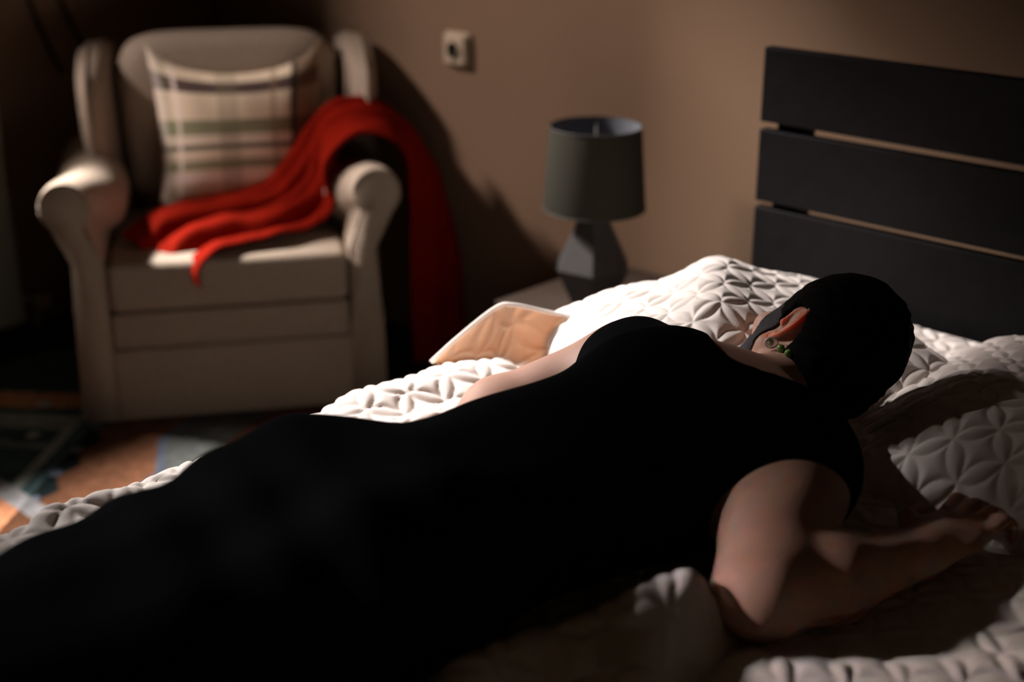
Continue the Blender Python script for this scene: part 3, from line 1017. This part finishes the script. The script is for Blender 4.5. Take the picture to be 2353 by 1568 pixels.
isear = (np.linalg.norm(cen - ctr, axis=1) < .043) & ((loc_ @ l) > .0715)
body.data.polygons.foreach_set('material_index', isear.astype(np.int32))
md = body.modifiers.new('smooth', 'SMOOTH'); md.factor = .5; md.iterations = 2

# dress
gd = SDF((-1.40, .06, .46), (-.60, 1.50, .82), .005)
torso(gd, .007)
# skirt fabric spanning and draping round the legs
gd.cap((-1.02, .72, .625), (-1.08, .14, .600), .100, .070, .05)
gd.ell((-1.160, .60, .632), (.048, .10, .045), None, .03)
gd.ell((-1.18, .52, .59), (.05, .26, .030), None, .05)
gd.ell((-1.150, .665, .650), (.050, .085, .040), None, .02)
gd.ell((-.945, .52, .585), (.05, .26, .035), None, .05)
X, Y, Z = np.meshgrid(*gd.ax, indexing='ij')
fold = .0030 * np.sin(22 * X + 30 * Y + 5 * np.sin(9 * Y)) + .0022 * np.sin(60 * X - 14 * Y)
gd.D += (fold * np.clip((1.15 - Y) / .3, .25, 1)).astype(np.float32)
nk = (np.sqrt(((X + .868 + .25 * (Y - 1.4)) / .086) ** 2 + ((Y - 1.405) / .110) ** 2 + (np.clip(.70 - Z, 0, 1) / .05) ** 2) - 1) * .09
gd.D = np.maximum(gd.D, -nk)
gd.D = np.maximum(gd.D, (Y - 1.44))
gd.D = np.maximum(gd.D, (.12 - Y))
Vd, Fd = surface_nets(gd.D, gd.lo, gd.h)
dress = mesh('dress', Vd - Pl, Fd, M_dress, person)
md = dress.modifiers.new('smooth', 'SMOOTH'); md.factor = .5; md.iterations = 3

# hair: a thick cap over the skull with a clipped hairline
gh = SDF((-1.05, 1.36, .53), (-.70, 1.76, .84), .0028)
gh.ell(H(0, -.016, .022), (.081, .100, .097), AX, .02)
gh.ell(H(0, -.048, -.028), (.066, .054, .056), AX, .03)
X, Y, Z = np.meshgrid(*gh.ax, indexing='ij')
q = [(X - Hc[0]) * A[0] + (Y - Hc[1]) * A[1] + (Z - Hc[2]) * A[2] for A in AX]
ql, qf, qc = q
gh.D += (.0018 * np.sin(ql * 160 + 6 * np.sin(qc * 60)) * np.sin(qc * 120 + qf * 70)).astype(np.float32)
front = (qf - (.064 + .35 * np.clip(qc, -.02, 1) - .55 * np.clip(-qc, 0, .06)))         # face side boundary
gh.D = np.maximum(gh.D, front)
# opening round each ear
for s in (-1, 1):
    eo = np.sqrt((ql - s * .082) ** 2 + ((qf + .012) / .72) ** 2 + ((qc + .024) / .98) ** 2) - .042
    gh.D = np.maximum(gh.D, -eo)
gh.D = np.maximum(gh.D, -(qc + .085))
Vh, Fh = surface_nets(gh.D, gh.lo, gh.h)
hair = mesh('hair', Vh - Pl, Fh, M_hair, person)
hair['label'] = 'short thick black hair'

# beard and sideburn: a thin shell over the jaw
gb = SDF((-1.08, 1.35, .52), (-.73, 1.70, .84), .0022)
head(gb, .0035)
X, Y, Z = np.meshgrid(*gb.ax, indexing='ij')
q = [(X - Hc[0]) * A[0] + (Y - Hc[1]) * A[1] + (Z - Hc[2]) * A[2] for A in AX]
ql, qf, qc = q
side = np.maximum(np.abs(qf - .036) - .019, np.abs(qc + .02) - .05)                     # sideburn strip
jaw = np.maximum(qc + .042 + .25 * (qf - .03), .014 - qf)
mout = (np.sqrt((ql / .024) ** 2 + ((qc + .074) / .013) ** 2) - 1) * .01
reg = np.minimum(side, np.maximum(jaw, -mout))
inner = SDF((-1.08, 1.35, .52), (-.73, 1.70, .84), .0022); head(inner, -.003)
gb.D = np.maximum(np.maximum(gb.D, reg), -inner.D)
Vb, Fb = surface_nets(gb.D, gb.lo, gb.h)
beard = mesh('beard', Vb - Pl, Fb, M_beard, person)

# ------------------------------------------------------------------ earring on the visible ear
R_ = np.array(rt); U_ = np.array(upv); F_ = np.array(fw)
def toward(px, py, back=0.0):
    """offset from the lobe in the plane of the ear, metres"""
    return Vector(lobe - Pl) + Vector(R_) * px + Vector(U_) * py + Vector(F_) * back
ring_c = toward(-.006, -.010, -.026)
pts = [ring_c + Vector(R_) * 0.0085 * math.cos(t) + Vector(U_) * .0066 * math.sin(t) - Vector(F_) * .003 * math.sin(t) for t in np.linspace(0, 2 * math.pi, 41)[:-1]]
ering = tube('earring', pts, .0014, M_silver, person, 8, True)
ering['label'] = 'silver hoop earring with a pale bead and two green beads'
def bead(c, r, mt, nm='bead'):
    bm = bmesh.new(); bmesh.ops.create_uvsphere(bm, u_segments=20, v_segments=14, radius=r)
    for vv in bm.verts: vv.co = vv.co + c
    return bm_obj(nm, bm, mt, ering, True)
bead(toward(-.0075, -.0095, -.026), .0052, M_pale)
bead(toward(.0048, -.0175, -.034), .0056, M_green)
bead(toward(.0125, -.0235, -.046), .0056, M_green)
bm = bmesh.new()
chain = [(.0005, .001), (-.002, .000), (-.0035, -.0015), (-.005, -.003), (-.0062, -.005), (-.0068, -.007), (.0085, -.024), (.0095, -.026), (.011, -.0275), (.0128, -.0285), (.0147, -.029), (.0078, -.0125), (.0105, -.0122), (.013, -.0135), (.0158, -.014), (.0185, -.0155)]
for i, (a, b) in enumerate(chain):
    c = toward(a * 1.12 - .006, b * 1.1 + .002, -.036 if b < -.011 else (-.027 if b < -.002 else -.018))
    bmesh.ops.create_icosphere(bm, subdivisions=1, radius=.00085, matrix=Matrix.Translation(c))
bm_obj('chain', bm, M_gold, ering, True)
